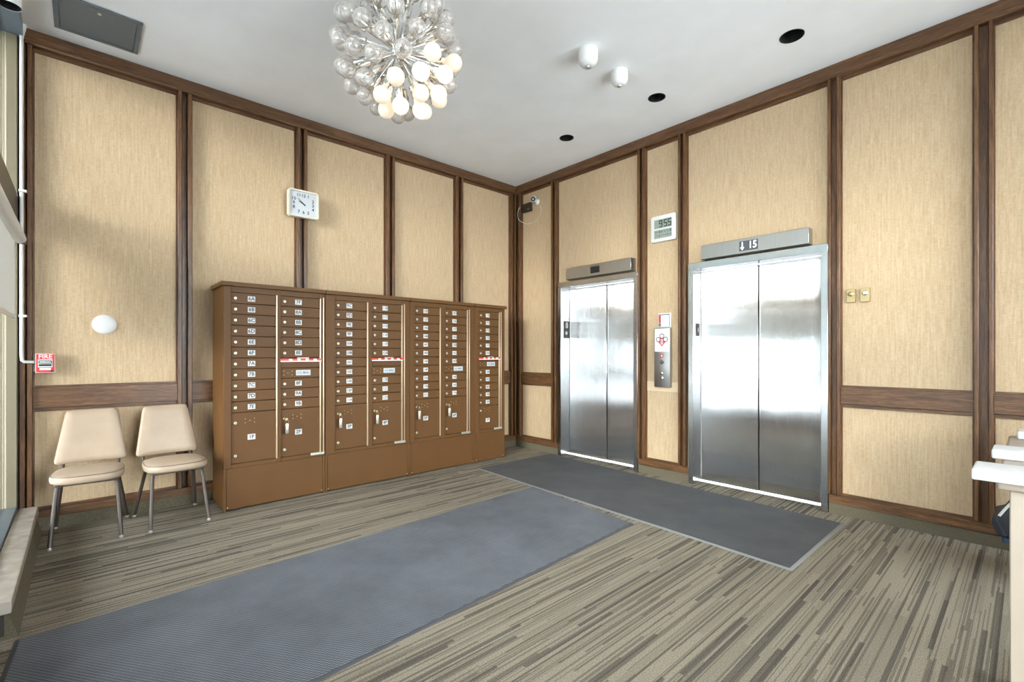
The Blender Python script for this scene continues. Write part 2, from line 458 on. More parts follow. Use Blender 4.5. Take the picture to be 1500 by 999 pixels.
def postA(a, b, c, d):       # fin a..b, recessed strip b..c, fin c..d
    p = obj('post', MB().box((b, PW-0.004, ZB), (c, PW+0.004, ZT)), 'wood_z', wA)
    obj('fin', MB().box((a, FN, ZB), (b, PW+0.004, ZT), bev=0.004), 'wood_z', p)
    obj('fin', MB().box((c, FN, ZB), (d, PW+0.004, ZT), bev=0.004), 'wood_z', p)
def postB(a, b, c, d):
    p = obj('post', MB().box((PW-0.010, c, ZB), (PW+0.004, b, ZT)), 'wood_z', wB)
    obj('fin', MB().box((FN, b, ZB), (PW+0.004, a, ZT), bev=0.004), 'wood_z', p)
    obj('fin', MB().box((FN, d, ZB), (PW+0.004, c, ZT), bev=0.004), 'wood_z', p)
PA = [(-4.812, -4.781, -4.773, -4.744), (-3.890, -3.860, -3.819, -3.789), (-2.938, -2.905, -2.868, -2.836), (-1.989, -1.951, -1.914, -1.882), (-1.049, -1.006, -0.968, -0.934)]
PB = [(-0.700, -0.728, -0.760, -0.788), (-1.974, -2.000, -2.036, -2.061), (-2.446, -2.470, -2.500, -2.528), (-3.740, -3.760, -3.801, -3.824), (-4.584, -4.610, -4.654, -4.678), (-5.53, -5.556, -5.60, -5.626)]
for p in PA: postA(*p)
for p in PB: postB(*p)
# corner posts
c = obj('corner_post', MB().box((-0.09, PW-0.005, ZB), (0.0, PW+0.004, ZT)), 'wood_z', wA)
obj('fin', MB().box((-0.120, FN, ZB), (-0.090, PW+0.004, ZT), bev=0.002), 'wood_z', c)
obj('fin', MB().box((-0.062, FN-0.006, ZB), (-0.040, PW, ZT), bev=0.002), 'wood_z', c)
c = obj('corner_post', MB().box((PW-0.005, -0.095, ZB), (PW+0.003, 0.0, ZT)), 'wood_z', wB)
obj('fin', MB().box((FN, -0.125, ZB), (PW+0.004, -0.097, ZT), bev=0.002), 'wood_z', c)
# fabric bays and chair rails
edges = [-4.744, -3.890, -3.789, -2.938, -2.836, -1.989, -1.882, -1.049, -0.934, -0.120]
for i in range(0, 10, 2):
    x0, x1 = edges[i], edges[i+1]
    bayA(x0, x1, R1, ZT); bayA(x0, x1, ZB, R0)
    obj('chair_rail', MB().box((x0, -0.022, R0), (x1, PW, R1), bev=0.002), 'wood_x', wA)
for y0, y1, split in ((-0.125, -0.700, True), (-2.061, -2.446, False), (-3.824, -4.584, True), (-4.678, -5.53, True), (-5.626, YR, True)):
    if split:
        bayB(y0, y1, Q1, ZT); bayB(y0, y1, ZB, Q0)
        obj('chair_rail', MB().box((-0.022, y1, Q0), (PW, y0, Q1), bev=0.002), 'wood_y', wB)
    else: bayB(y0, y1, ZB, ZT)
for y0, y1 in ((-0.788, -1.974), (-2.528, -3.740)): bayB(y0, y1, EH, ZT, False)
# top beam with a thin lower fin, base rail, carpet base
obj('top_fin', MB().box((-4.79, FN-0.004, ZT), (FN, PW+0.004, 3.518), bev=0.006), 'wood_x', wA)
obj('top_beam', MB().box((-4.79, FN+0.010, 3.518), (FN+0.010, PW+0.004, H), bev=0.002), 'wood_x', wA)
obj('top_fin', MB().box((FN-0.004, YR, ZT), (PW+0.004, FN, 3.518), bev=0.006), 'wood_y', wB)
obj('top_beam', MB().box((FN+0.010, YR, 3.518), (PW+0.004, FN+0.010, H), bev=0.002), 'wood_y', wB)
bb = empty_struct('baseboard_left', label='wood base rail over carpet skirting below mailbox wall')
obj('base_rail', MB().box((-4.79, FN-0.004, 0.092), (0.0, PW+0.004, ZB), bev=0.002), 'wood_x', bb)
obj('carpet_skirting', MB().box((-4.79, FN+0.006, 0), (0.0, PW+0.004, 0.092)), 'carpet_base', bb)
bb = empty_struct('baseboard_right', label='wood base rail over carpet skirting below elevator wall')
for y0, y1 in ((-0.04, E1[0]), (E1[1], E2[0]), (E2[1], YR)):
    obj('base_rail', MB().box((FN-0.004, y1+0.002, 0.087), (PW+0.004, y0-0.002, ZB), bev=0.002), 'wood_y', bb)
    obj('carpet_skirting', MB().box((FN+0.004, y1+0.002, 0), (PW+0.004, y0-0.002, 0.087)), 'carpet_base', bb)
# pale patch of tape across the narrow panel behind the call station
obj('repair_patch', MB().box((PW-0.006, -2.440, 0.885), (PW-0.002, -2.066, 0.985)), 'patch_tan', wB)

wD = empty_struct('wall_rear', label='added glazed wall behind the viewer, lighting the room')  # glazing here is unseen and added to light the room
mb = MB().box((-5.1, YR-0.15, 3.30), (0.3, YR, H)).box((-5.1, YR-0.15, 0), (0.3, YR, 0.25))
for x in (-4.95, -3.7, -2.45, -1.2, 0.1): mb.box((x-0.06, YR-0.12, 0.25), (x+0.06, YR-0.02, 3.30))
obj('frame', mb, 'jamb_tan', wD)
mb = MB().box((-4.89, YR-0.10, 0.25), (-3.76, YR-0.04, 3.30)); obj('light_block', mb, 'wall_plain', wD)  # solid bay added to cut light reaching the mailbox wall
for x in (-3.7, -2.45, -1.2): obj('pane', MB().box((x+0.06, YR-0.075, 0.25), (x+1.19, YR-0.069, 3.30)), 'window_glass', wD)
struct(obj('floor_bounce', MB().box((-4.95, -20, -0.2), (8, YR-0.15, -0.03)), 'bounce_ground'), 'added pale ground bouncing light through the rear glazing')  # unseen ground added behind the room to brighten it by bounce

# ------------------------------------------------------------------ window wall
wC = empty_struct('wall_window', label='glazed street wall with tan metal jambs')
def win(name, lo, hi, m, bev=0.003): return obj(name, MB().box(lo, hi, bev=bev), m, wC)
win('jamb', (XC, -0.058, 0.16), (XW, 0.02, H-0.085), 'jamb_tan')
win('jamb_stop', (XW-0.004, -0.050, 0.16), (XW+0.006, 0.02, H-0.085), 'bronze')
MUL = [-1.83, -2.98, -4.40, -5.60]
for y in MUL: win('mullion', (XC-0.05, y-0.03, 0.0), (XW-0.005, y+0.03, H-0.085), 'jamb_tan')
win('transom', (XC-0.05, YR, 2.12), (XW+0.004, -0.058, 2.39), 'bronze')
win('bottom_frame', (XC-0.03, -1.80, 0.16), (XW, -0.058, 0.205), 'frame_blue')
win('bottom_frame', (XC-0.03, YR, 0.0), (XW, -2.98, 0.205), 'frame_blue')
GY = [-0.058, -1.80, -2.98, -4.40, -5.60, YR]
for i in range(5):
    g0, g1 = GY[i], GY[i+1]
    n = empty_struct('window_%d' % (i+1)) if i != 1 else empty_struct('door_1', label='glass street door')
    obj('pane', MB().box((XC-0.004, g1+0.03, 2.37), (XC+0.002, g0-0.0, 3.52)), 'window_glass', n)
    if i != 1: obj('pane', MB().box((XC-0.004, g1+0.03, 0.2), (XC+0.002, g0-0.0, 2.10)), 'window_glass', n)
    else:
        obj('pane', MB().box((XC-0.004, g1+0.11, 0.25), (XC+0.002, g0-0.11, 2.03)), 'window_glass', n)
        for lo, hi in (((XC-0.02, g1+0.03, 0.01), (XC+0.02, g1+0.11, 2.10)), ((XC-0.02, g0-0.11, 0.01), (XC+0.02, g0-0.03, 2.10)),
                       ((XC-0.02, g1+0.11, 0.01), (XC+0.02, g0-0.11, 0.25)), ((XC-0.02, g1+0.11, 2.03), (XC+0.02, g0-0.11, 2.10))):
            obj('door_stile', MB().box(lo, hi, bev=0.003), 'bronze', n)
        obj('push_bar', MB().tube([(XC+0.02, g1+0.2, 1.0), (XC+0.045, g1+0.2, 1.0), (XC+0.045, g0-0.2, 1.0), (XC+0.02, g0-0.2, 1.0)], 0.012), 'aluminium', n)
# low curb with stone sill
cb = empty_struct('trim_2', label='stone sill on low carpeted curb under the window')
obj('sill_slab', MB().box((XW+0.002, -1.80, 0.128), (-4.715, FN+0.0, 0.186), bev=0.004), 'stone_sill', cb)
obj('curb', MB().prism([(XW-0.03, -1.755, 0), (-4.695, -1.755, 0), (-4.735, -1.755, 0.128), (XW-0.03, -1.755, 0.128)], (0, 1.70, 0)), 'carpet_base', cb)
obj('curb_end', MB().box((XW-0.03, -1.765, 0.02), (-4.74, -1.755, 0.128)), 'curb_dark', cb)
struct(obj('floor_added_outside', MB().box((-34, -30, -0.2), (-4.95, 45, -0.03)), 'pavement'), 'added pale pavement outside the window, bouncing light in')  # outdoor ground added to light the room and fill door reflections

struct(obj('floor_added_road', MB().box((-30, -30, -0.2), (-17, 45, -0.02)), 'asphalt'), 'added dark asphalt street outside for door reflections')  # road added as a dark band for the doors to reflect
fc = empty_struct('wall_backdrop', (-32, 8, 0), 'added unseen building facade across the street for door reflections')  # unseen facade added and sized to fill the elevator door reflections
obj('facade', MB().box((-33, -9, -0.1), (-32, 45, 11.0)), 'facade', fc)
for k in range(12):
    for z in (1.2, 3.9, 6.6, 9.0): obj('facade_window', MB().box((-32.0, -7.6+k*4.2, z), (-31.96, -5.2+k*4.2, z+1.5), bev=0.02), 'facade_glass', fc)

# ------------------------------------------------------------------ floor mats
def floor_mat(label, q, top, edge):
    cx = sum(p[0] for p in q)/4; cy = sum(p[1] for p in q)/4
    t = thing('floor_mat', label, 'mat', (cx, cy, 0.0), 'entrance floor mats')
    def inset(d): 
        out = []
        for x, y in q:
            v = Vector((cx-x, cy-y)); v = Vector((math.copysign(d, v.x), math.copysign(d, v.y))); out.append((x+v.x, y+v.y))
        return out
    qi = inset(0.018)
    obj('fibre_top', MB().prism([(x, y, 0.001) for x, y in qi], (0, 0, 0.009)), top, t)
    mb = MB()
    n = 4
    a = [mb.bm.verts.new((x, y, 0.0005)) for x, y in q]; b = [mb.bm.verts.new((x, y, 0.004)) for x, y in inset(0.003)]
    c = [mb.bm.verts.new((x, y, 0.0085)) for x, y in qi]
    for r0, r1 in ((a, b), (b, c)):
        for i in range(n): mb.bm.faces.new([r0[i], r0[(i+1) % n], r1[(i+1) % n], r1[i]])
    bmesh.ops.recalc_face_normals(mb.bm, faces=mb.bm.faces)
    obj('rubber_edge', mb, edge, t)
floor_mat('long charcoal ribbed runner leading from the street door towards the elevators', [(-4.705, -1.800), (-1.280, -1.618), (-1.425, -2.842), (-4.77, -3.03)], 'mat_ribbed', 'mat_rubber')
floor_mat('dark charcoal ribbed mat lying right in front of both elevators', [(-1.240, -0.712), (-0.075, -0.712), (-0.255, -3.903), (-1.398, -3.899)], 'mat_pile', 'mat_rubber_worn')

# ------------------------------------------------------------------ mailboxes
YF = -0.470                 # front of the cabinet frames
ROW = 0.0898; ZD = 1.783; ZP = 0.377
def key_with_tag(parent, x, z):
    k = MB().box((x-0.004, YF-0.028, z-0.012), (x+0.004, YF-0.008, z+0.012), bev=0.001)
    k.lathe([(0.012, -0.002), (0.012, 0.002)], (x, YF-0.03, z), (0, 1, 0), 12)
    ko = obj('key', k, 'brass', parent)
    obj('key_ring', MB().tube([(x+0.012*math.cos(a)+0.006, YF-0.033, z-0.02+0.014*math.sin(a)) for a in [i*math.pi/6 for i in range(12)]], 0.0015, 6, closed=True), 'brass', parent)
    obj('key_tag', MB().box((x-0.012, YF-0.045, z-0.125), (x+0.016, YF-0.028, z-0.035), bev=0.006, seg=2), 'silver', parent)
def lock(x, z, parent, y=None):
    y = YF+0.010 if y is None else y
    mb = MB().lathe([(0.0125, 0), (0.0125, 0.006), (0.010, 0.009), (0.004, 0.0092)], (x, y, z), (0, -1, 0), 14)
    mb.box((x-0.0016, y-0.0096, z-0.006), (x+0.0016, y-0.0090, z+0.006), 1)
    obj('lock', mb, ['lock_metal', 'ink'], parent)
def plate(s, x, z, parent, w=0.056, h=0.043, size=0.042):
    if len(s) >= 3: size *= 0.80
    mb = MB().box((x-w/2, YF+0.0075, z-h/2), (x+w/2, YF+0.010, z+h/2), 0)
    mb.text(s, size, (x, YF+0.0071, z), (1, 0, 0), (0, 0, 1), 1)
    obj('number_plate', mb, ['white_label', 'ink'], parent)
def dots(x, z, parent, name='rivets'):
    mb = MB()
    for dx, dz in ((-0.035, 0.016), (0.035, 0.016), (0, 0), (-0.035, -0.016), (0.035, -0.016)):
        mb.lathe([(0.0045, 0), (0.0045, 0.002), (0.002, 0.003)], (x+dx, YF+0.010, z+dz), (0, -1, 0), 8)
    obj(name, mb, 'brass', parent)
def column(u, xl, xr, rows, parcel, key):
    """rows: text = letter box, ('slot', n) = outgoing slot with tape over a label door, 'mail' = label door only"""
    z = ZD; pl = xl+(xr-xl)*0.44; lk = xl+0.030
    def door(nm, z0, z1):
        return obj(nm, MB().box((xl+0.001, YF+0.010, z0+0.0026), (xr-0.001, YF+0.022, z1-0.0026), bev=0.0015), 'mail_paint', u)
    for r in rows:
        if isinstance(r, str) and r != 'mail':
            d = door('mail_door', z-ROW, z); lock(lk, z-ROW*0.55, d); plate(r, pl, z-ROW*0.52, d); z -= ROW
        else:
            if isinstance(r, tuple):
                hh = r[1]*ROW - ROW
                d = door('outgoing_slot', z-hh, z)
                mb = MB(); y0, y1 = YF-0.010, YF+0.010
                mb.box((xl-0.012, y0, z-0.030), (xr+0.018, y1, z-0.008), 0, 0.003)
                n = 4
                for i in range(n):
                    a = xl+0.06+(xr-xl-0.05)*i/n
                    mb.box((a, y0-0.0008, z-0.029), (a+0.028, y0+0.002, z-0.011), 1)
                mb.box((xl-0.008, y0-0.0012, z-0.036), (xr+0.008, y0+0.002, z-0.027), 1)
                obj('security_tape', mb, ['tape_red', 'tape_white'], d)
                obj('flap_handle', MB().box((xl+0.13, YF-0.014, z-0.006), (xr-0.10, YF+0.012, z+0.001), bev=0.002), 'silver', d)
                z -= hh
            d = door('mail_door', z-ROW, z)
            mb = MB().box((xl+0.125, YF+0.0075, z-ROW*0.76), (xl+0.125+0.125, YF+0.010, z-ROW*0.22), 0)
            mb.text('U.S. MAIL', 0.026, (xl+0.1875, YF+0.0071, z-ROW*0.50), (1, 0, 0), (0, 0, 1), 1)
            obj('mail_label', mb, ['grey_label', 'grey_ink'], d)
            dots(xl+0.058, z-ROW*0.5, d); z -= ROW
    d = door('parcel_door', ZP, z)
    hp = z-ZP
    lock(lk, z-hp*0.20, d); lock(lk, ZP+0.065, d) if hp > 0.35 else None
    plate(parcel, pl, z-hp*(0.50 if hp > 0.35 else 0.62), d, 0.058, 0.046, 0.042); dots(pl-0.012, z-hp*0.16-0.005, d)
    if key: key_with_tag(d, lk+0.004, z-hp*0.20)

def mail_unit(x0, x1, cols, label, left_end=False, right_end=False):
    u = thing('mailbox_cabinet', label, 'mailbox', ((x0+x1)/2, YF/2, 0), 'bank of apartment mailboxes')
    g = 0.0015
    obj('body', MB().box((x0+g, YF+0.046, 0.02), (x1-g, -0.050, 1.828)), 'mail_paint', u)
    cl = x0-0.018 if left_end else x0+g; cr = x1+0.018 if right_end else x1-g
    obj('top_cap', MB().box((cl, YF-0.022, 1.829), (cr, -0.050, 1.864), bev=0.003), 'mail_paint', u)
    # front frame
    fr = MB(); xs = [x0+g]
    for c in cols: xs += [c[0], c[1]]
    xs.append(x1-g)
    for i in range(0, len(xs), 2): fr.box((xs[i], YF, 0.345), (xs[i+1], YF+0.047, 1.828), 0, 0.003)
    for c in cols:
        fr.box((c[0], YF+0.002, ZD), (c[1], YF+0.047, 1.828), 0)
        fr.box((c[0], YF+0.002, 0.345), (c[1], YF+0.047, ZP), 0)
    obj('front_frame', fr, 'mail_paint', u)
    # raised strips beside each column, window light painted into their pale colour
    for c in cols: obj('hinge_highlight', MB().box((c[1]-0.003, YF-0.006, ZP), (c[1]+0.009, YF+0.010, ZD), bev=0.003), 'mail_edge_lit', u)
    obj('master_edge_lit', MB().box((xs[-2]+0.026, YF-0.007, ZP-0.01), (xs[-2]+0.036, YF+0.004, ZD+0.01), bev=0.003), 'mail_edge_lit', u)  # same painted window light along the cabinet edge
    obj('base_panel', MB().box((x0+0.022, YF+0.004, 0.012), (x1-0.022, YF+0.047, 0.343), bev=0.002), 'mail_paint', u)
    for sx in (x0+g, x1-0.021): obj('base_stile', MB().box((sx, YF, 0.0), (sx+0.0195, YF+0.047, 0.345), bev=0.002), 'mail_paint', u)
    for sx in (x0+0.03, x1-0.03): obj('base_screw', MB().lathe([(0.005, 0), (0.004, 0.003)], (sx, YF+0.004, 0.03), (0, -1, 0), 8), 'silver', u)
    xr = xs[-2]
    mb = MB().box((xr-0.085, YF-0.014, ZP-0.016), (xr+0.038, YF-0.001, ZP+0.008), 0, 0.003)
    obj('latch_plate', mb, 'silver', u)
    for c in cols: column(u, *c)
    return u
mail_unit(-3.643, -2.828, [(-3.585, -3.246, ['6A','6B','6C','6D','6E','6F','7A','7B','7C','7D','7E'], '1P', False),
                           (-3.206, -2.875, ['7F','8A','8B','8C','8D','8E',('slot', 2),'8F','9A','9B'], '2P', True)],
          'brown metal mailbox cabinet beside the chairs with boxes 6A to 9B', left_end=True)
mail_unit(-2.828, -1.948, [(-2.733, -2.418, ['9C','9D','9E','9F','10A','10B','10C','10D','10E','10F','11A'], '3P', True),
                           (-2.365, -2.042, ['11B','11C','11D','11E','11F','12A',('slot', 2),'12B','12C','12D'], '4P', True)],
          'brown metal mailbox cabinet with box 9C, second from the chairs')
mail_unit(-1.948, -1.093, [(-1.888, -1.572, ['12E','12F','14A','14B','14C','14D','14E','14F','15A','15B','15C'], '5P', True),
                           (-1.507, -1.200, ['15D','15E','15F','16A','16B','16C','16D','mail','16E','16F','17A'], '6P', True)],
          'two-column brown mailbox cabinet without red tape, third from the chairs')
mail_unit(-1.093, -0.622, [(-1.024, -0.714, ['17B','17C','17D','17E','17F','18A',('slot', 1.5),'18B','18C','18D','18E','18F'], '7P', False)],
          'narrow single-column brown mailbox cabinet nearest the elevator corner', right_end=True)

# ------------------------------------------------------------------ elevators
def elevator(y0, y1, seam, label, sign):
    xd = 0.115                         # door plane
    t = thing('elevator_entrance', label, 'elevator', (0.0, (y0+y1)/2, 0), 'elevator entrances')
    f = 0.050
    obj('jamb', MB().box((FN-0.012, y0-f, 0), (xd+0.04, y0-0.001, EH-0.062), bev=0.002), 'steel_frame', t)
    obj('jamb', MB().box((FN-0.012, y1+0.001, 0), (xd+0.04, y1+f, EH-0.062), bev=0.002), 'steel_frame', t)
    obj('header', MB().box((FN-0.012, y1+0.001, EH-0.062), (xd+0.04, y0-0.001, EH), bev=0.002), 'steel_frame', t)
    def panel(a, b, x):
        m = MB().box((x, b, 0.016), (x+0.035, a, EH-0.064), bev=0.003).mesh('door_panel', 'steel_brushed', (x, (a+b)/2, 1.05))
        o = bpy.data.objects.new('door_panel', m); COL.objects.link(o); o.parent = t; o.location = Vector((x, (a+b)/2, 1.05))-t.location
    panel(y0-f-0.003, seam+0.0015, xd+0.0); panel(seam-0.0015, y1+f+0.003, xd+0.012)
    obj('seam_strip', MB().box((xd+0.03, seam-0.02, 0.02), (xd+0.045, seam+0.02, EH-0.07)), 'gap_dark', t)
    obj('sill_plate', MB().box((xd-0.030, y1+f, 0.0), (xd+0.05, y0-f, 0.006), bev=0.002), 'aluminium', t)
    ys = y0-f-0.0012
    if sign == '8':
        mb = MB().box((0.008, ys, 1.478), (0.105, ys-0.004, 1.688), 0)
        mb.text('8', 0.105, (0.057, ys-0.0046, 1.635), (1, 0, 0), (0, 0, 1), 1)
        pts = []
        for k in range(10):
            r = 0.034 if k % 2 == 0 else 0.014; a = math.pi/2+k*math.pi/5
            pts.append((0.050+r*math.cos(a), ys-0.0046, 1.540+r*math.sin(a)))
        mb.poly(pts, 1)
        for k in range(4): mb.poly([(0.03+0.016*k+dx, ys-0.0046, 1.495+dz) for dx, dz in ((0,0),(0.005,0),(0.005,0.005),(0,0.005))], 1)
        obj('floor_sign', mb, ['brown_black', 'grey_label'], t)
    else:
        mb = MB().box((0.012, ys, 1.455), (0.075, ys-0.004, 1.578), 0, 0.001)
        mb.poly([(0.043+dx, ys-0.0046, 1.515+dz) for dx, dz in ((-0.012,0),(0,-0.024),(0.012,0),(0.005,0),(0.005,0.024),(-0.005,0.024),(-0.005,0))], 1)
        obj('floor_sign', mb, ['brown_black', 'white_label'], t)
elevator(E1[0], E1[1], -1.459, 'brushed steel elevator doors near the corner camera', '8')
elevator(E2[0], E2[1], -3.158, 'brushed steel elevator doors below the indicator reading 15', 'arrow')

def indicator(y0, y1, z0, z1, label, lit):
    t = thing('floor_indicator', label, 'indicator', (0.0, (y0+y1)/2, z0), 'elevator floor indicators')
    obj('housing', MB().box((-0.085, y1, z0), (PW-0.003, y0, z1), bev=0.003), 'steel_panel', t)
    yc = (y0+y1)/2+0.012; zc = (z0+z1)/2
    if lit:
        mb = MB().box((-0.0865, yc-0.075, zc-0.046), (-0.084, yc+0.085, zc+0.042), 0)
        mb.text('15', 0.088, (-0.0872, yc-0.030, zc-0.002), (0, -1, 0), (0, 0, 1), 1, 0.85)
        mb.box((-0.0875, yc+0.054, zc-0.015), (-0.0866, yc+0.063, zc+0.034), 1)
        mb.poly([(-0.0876, yc+0.0585+dy, zc-0.04+dz) for dy, dz in ((0, 0), (0.018, 0.028), (-0.018, 0.028))], 1)
        obj('display', mb, ['screen_grey', 'digit_glow'], t)
    else:
        obj('display', MB().box((-0.0865, yc-0.055, zc-0.038), (-0.084, yc+0.075, zc+0.038)), 'screen_black', t)
indicator(-0.999, -1.926, 2.186, 2.324, 'steel floor indicator with blank dark screen over elevator', False)
indicator(-2.709, -3.621, 2.183, 2.316, 'steel floor indicator showing down arrow and 15', True)

# ------------------------------------------------------------------ wall fittings, elevator wall (facing -X)
RY, UP = (0, -1, 0), (0, 0, 1)
def rrect(cy, cz, w, h, r, x, n=5):
    pts = []
    for sy, sz, a0 in ((-1, 1, 90), (1, 1, 0), (1, -1, -90), (-1, -1, 180)):
        pass
    for sy, sz, a0 in ((1, 1, 0), (-1, 1, 90), (-1, -1, 180), (1, -1, 270)):
        for k in range(n+1):
            a = math.radians(a0+90*k/n); pts.append((x, cy+sy*(w/2-r)+r*math.cos(a), cz+sz*(h/2-r)+r*math.sin(a)))
    return pts
# digital clock
t = thing('digital_clock', 'white digital clock reading 9:55 between the elevators', 'clock', (PW, -2.273, 2.585))
obj('case', MB().prism(rrect(-2.273, 2.585, 0.285, 0.272, 0.022, PW-0.003), (-0.034, 0, 0), bev=0.004), 'white_plastic', t)
mb = MB().box((-0.0235, -2.370, 2.588), (-0.021, -2.172, 2.680), 0)
SEG = {'9': 'abcdfg', '5': 'acdfg'}
def seg_digit(mb, ch, yc, zc, w, h, th, x, mat):
    hw, hh = w/2, h/2
    S = {'a': ((-hw, hh-th), (hw, hh)), 'g': ((-hw, -th/2), (hw, th/2)), 'd': ((-hw, -hh), (hw, -hh+th)),
         'f': ((-hw, 0), (-hw+th, hh)), 'b': ((hw-th, 0), (hw, hh)), 'e': ((-hw, -hh), (-hw+th, 0)), 'c': ((hw-th, -hh), (hw, 0))}
    for s in SEG[ch]:
        (a0, b0), (a1, b1) = S[s]; mb.poly([(x, yc-a0, zc+b0), (x, yc-a1, zc+b0), (x, yc-a1, zc+b1), (x, yc-a0, zc+b1)], mat)
for ch, yc in (('9', -2.247), ('5', -2.302), ('5', -2.348)): seg_digit(mb, ch, yc, 2.634, 0.038, 0.074, 0.010, -0.0242, 1)
for zc in (2.622, 2.646): mb.poly([(-0.0242, -2.272+dy, zc+dz) for dy, dz in ((0.003,-0.003),(-0.003,-0.003),(-0.003,0.003),(0.003,0.003))], 1)
obj('time_display', mb, ['lcd', 'lcd_ink'], t)
mb = MB().box((-0.0235, -2.370, 2.484), (-0.021, -2.172, 2.572), 0)
random.seed(3)
for row, zc in enumerate((2.550, 2.512)):
    y = -2.186
    while y > -2.355:
        w = random.choice((0.008, 0.012, 0.018)); h = 0.022 if random.random() < 0.6 else 0.010
        mb.poly([(-0.0242, y, zc-h/2), (-0.0242, y-w, zc-h/2), (-0.0242, y-w, zc+h/2), (-0.0242, y, zc+h/2)], 1); y -= w+random.choice((0.005, 0.012))
obj('date_display', mb, ['lcd', 'grey_ink'], t)
# framed notice
t = thing('framed_notice', 'small framed notice with red band above the call panel', 'notice', (PW, -2.273, 1.555))
mb = MB().box((PW-0.002, -2.346, 1.553), (PW-0.010, -2.200, 1.702), 0, 0.002)
obj('frame', mb, 'white_plastic', t)
mb = MB().box((-0.0050, -2.336, 1.563), (-0.0056, -2.210, 1.692), 0)
mb.box((-0.0057, -2.240, 1.600), (-0.0062, -2.212, 1.680), 1); mb.box((-0.0057, -2.240, 1.565), (-0.0062, -2.212, 1.598), 2)
mb.box((-0.0057, -2.335, 1.681), (-0.0062, -2.212, 1.691), 2); mb.box((-0.0057, -2.3355, 1.565), (-0.0062, -2.331, 1.681), 2)
for zc in (1.655, 1.640, 1.625): mb.box((-0.0057, -2.310, zc-0.002), (-0.0060, -2.265, zc+0.002), 3)
obj('sheet', mb, ['paper', 'sign_red', 'grey_ink', 'paper_pink'], t)
# call station
t = thing('call_station', 'tall steel elevator call panel with red fire emblem and buttons', 'call panel', (PW, -2.265, 0.932))
XF = -0.030
obj('faceplate', MB().box((PW-0.003, -2.355, 0.932), (XF, -2.175, 1.545), bev=0.004, seg=2), 'steel_panel', t)
def disc(mb, yc, zc, r, mat, x, n=16, r0=0.0):
    P = [(x, yc+r*math.cos(2*math.pi*k/n), zc+r*math.sin(2*math.pi*k/n)) for k in range(n)]
    if r0 == 0: mb.poly(P, mat)
    else:
        Q = [(x, yc+r0*math.cos(2*math.pi*k/n), zc+r0*math.sin(2*math.pi*k/n)) for k in range(n)]
        for k in range(n): mb.poly([P[k], P[(k+1) % n], Q[(k+1) % n], Q[k]], mat)
mb = MB().box((XF-0.0006, -2.346, 1.300), (XF-0.001, -2.184, 1.538), 0)
x = XF-0.0014; yc = -2.265; ze = 1.415
mb.poly([(x, yc, ze-0.062), (x, yc-0.060, ze+0.005), (x, yc-0.050, ze+0.030), (x, yc+0.050, ze+0.030), (x, yc+0.060, ze+0.005)], 1)
for dy, dz in ((0, 0.048), (0.042, 0.012), (-0.042, 0.012)):
    disc(mb, yc+dy, ze+dz, 0.027, 2, x-0.0003); disc(mb, yc+dy, ze+dz, 0.019, 0, x-0.0006)
    mb.poly([(x-0.0009, yc+dy+a, ze+dz+b) for a, b in ((0, 0.012), (0.010, -0.009), (-0.010, -0.009))], 3)
mb.poly([(x-0.0004, yc+a, ze+b) for a, b in ((0.012, 0.016), (-0.012, 0.016), (-0.012, -0.03), (0, -0.045), (0.012, -0.03))], 0)
mb.poly([(x-0.0007, yc+a, ze+b) for a, b in ((0.004, 0.014), (-0.004, 0.014), (-0.004, -0.03), (0.004, -0.03))], 2)
for zc, w in ((1.524, 0.045), (1.508, 0.11), (1.335, 0.08), (1.318, 0.11)): mb.box((XF-0.0010, yc-w/2, zc-0.0022), (XF-0.0014, yc+w/2, zc+0.0022), 3)
obj('fire_emblem', mb, ['paper', 'sign_red', 'sign_dark', 'paper_pink'], t)
mb = MB(); disc(mb, yc, 1.258, 0.020, 0, XF-0.0012, 18, 0.010); disc(mb, yc, 1.258, 0.010, 1, XF-0.0013, 14)
obj('key_ring_mark', mb, ['sign_red', 'white_label'], t)
for zc, r, m in ((1.190, 0.019, 'screen_grey'), (1.076, 0.015, 'chrome'), (1.026, 0.017, 'chrome')):
    b = obj('button', MB().lathe([(r, 0), (r, 0.004), (r*0.75, 0.006)], (XF, yc, zc), (-1, 0, 0), 18), m, t)
    obj('button_ring', MB().lathe([(r+0.003, 0), (r+0.003, 0.003), (r, 0.0032)], (XF, yc, zc), (-1, 0, 0), 18, cap1=False), 'grey_ink', b)
# key switches
for (ya, yb, za, zb, lab, mt) in ((-3.862, -3.918, 1.684, 1.786, 'brass key switch plate nearer the elevator', 'brass'), (-3.950, -4.010, 1.682, 1.790, 'brass switch plate with bright steel lock, farther from elevator', 'chrome')):
    t = thing('key_switch', lab, 'switch', (PW, (ya+yb)/2, za), 'key switch plates')
    obj('back_box', MB().box((PW-0.002, yb, za), (PW-0.016, ya, zb), bev=0.001), 'brass_dark', t)
    obj('plate', MB().box((PW-0.016, yb, za), (PW-0.020, ya, zb), bev=0.001), 'brass', t)
    obj('lock_cylinder', MB().lathe([(0.019, 0), (0.019, 0.008), (0.015, 0.011), (0.004, 0.0112), (0.004, 0.008)], (PW-0.020, (ya+yb)/2, (za+zb)/2+0.014), (-1, 0, 0), 18), mt, t)
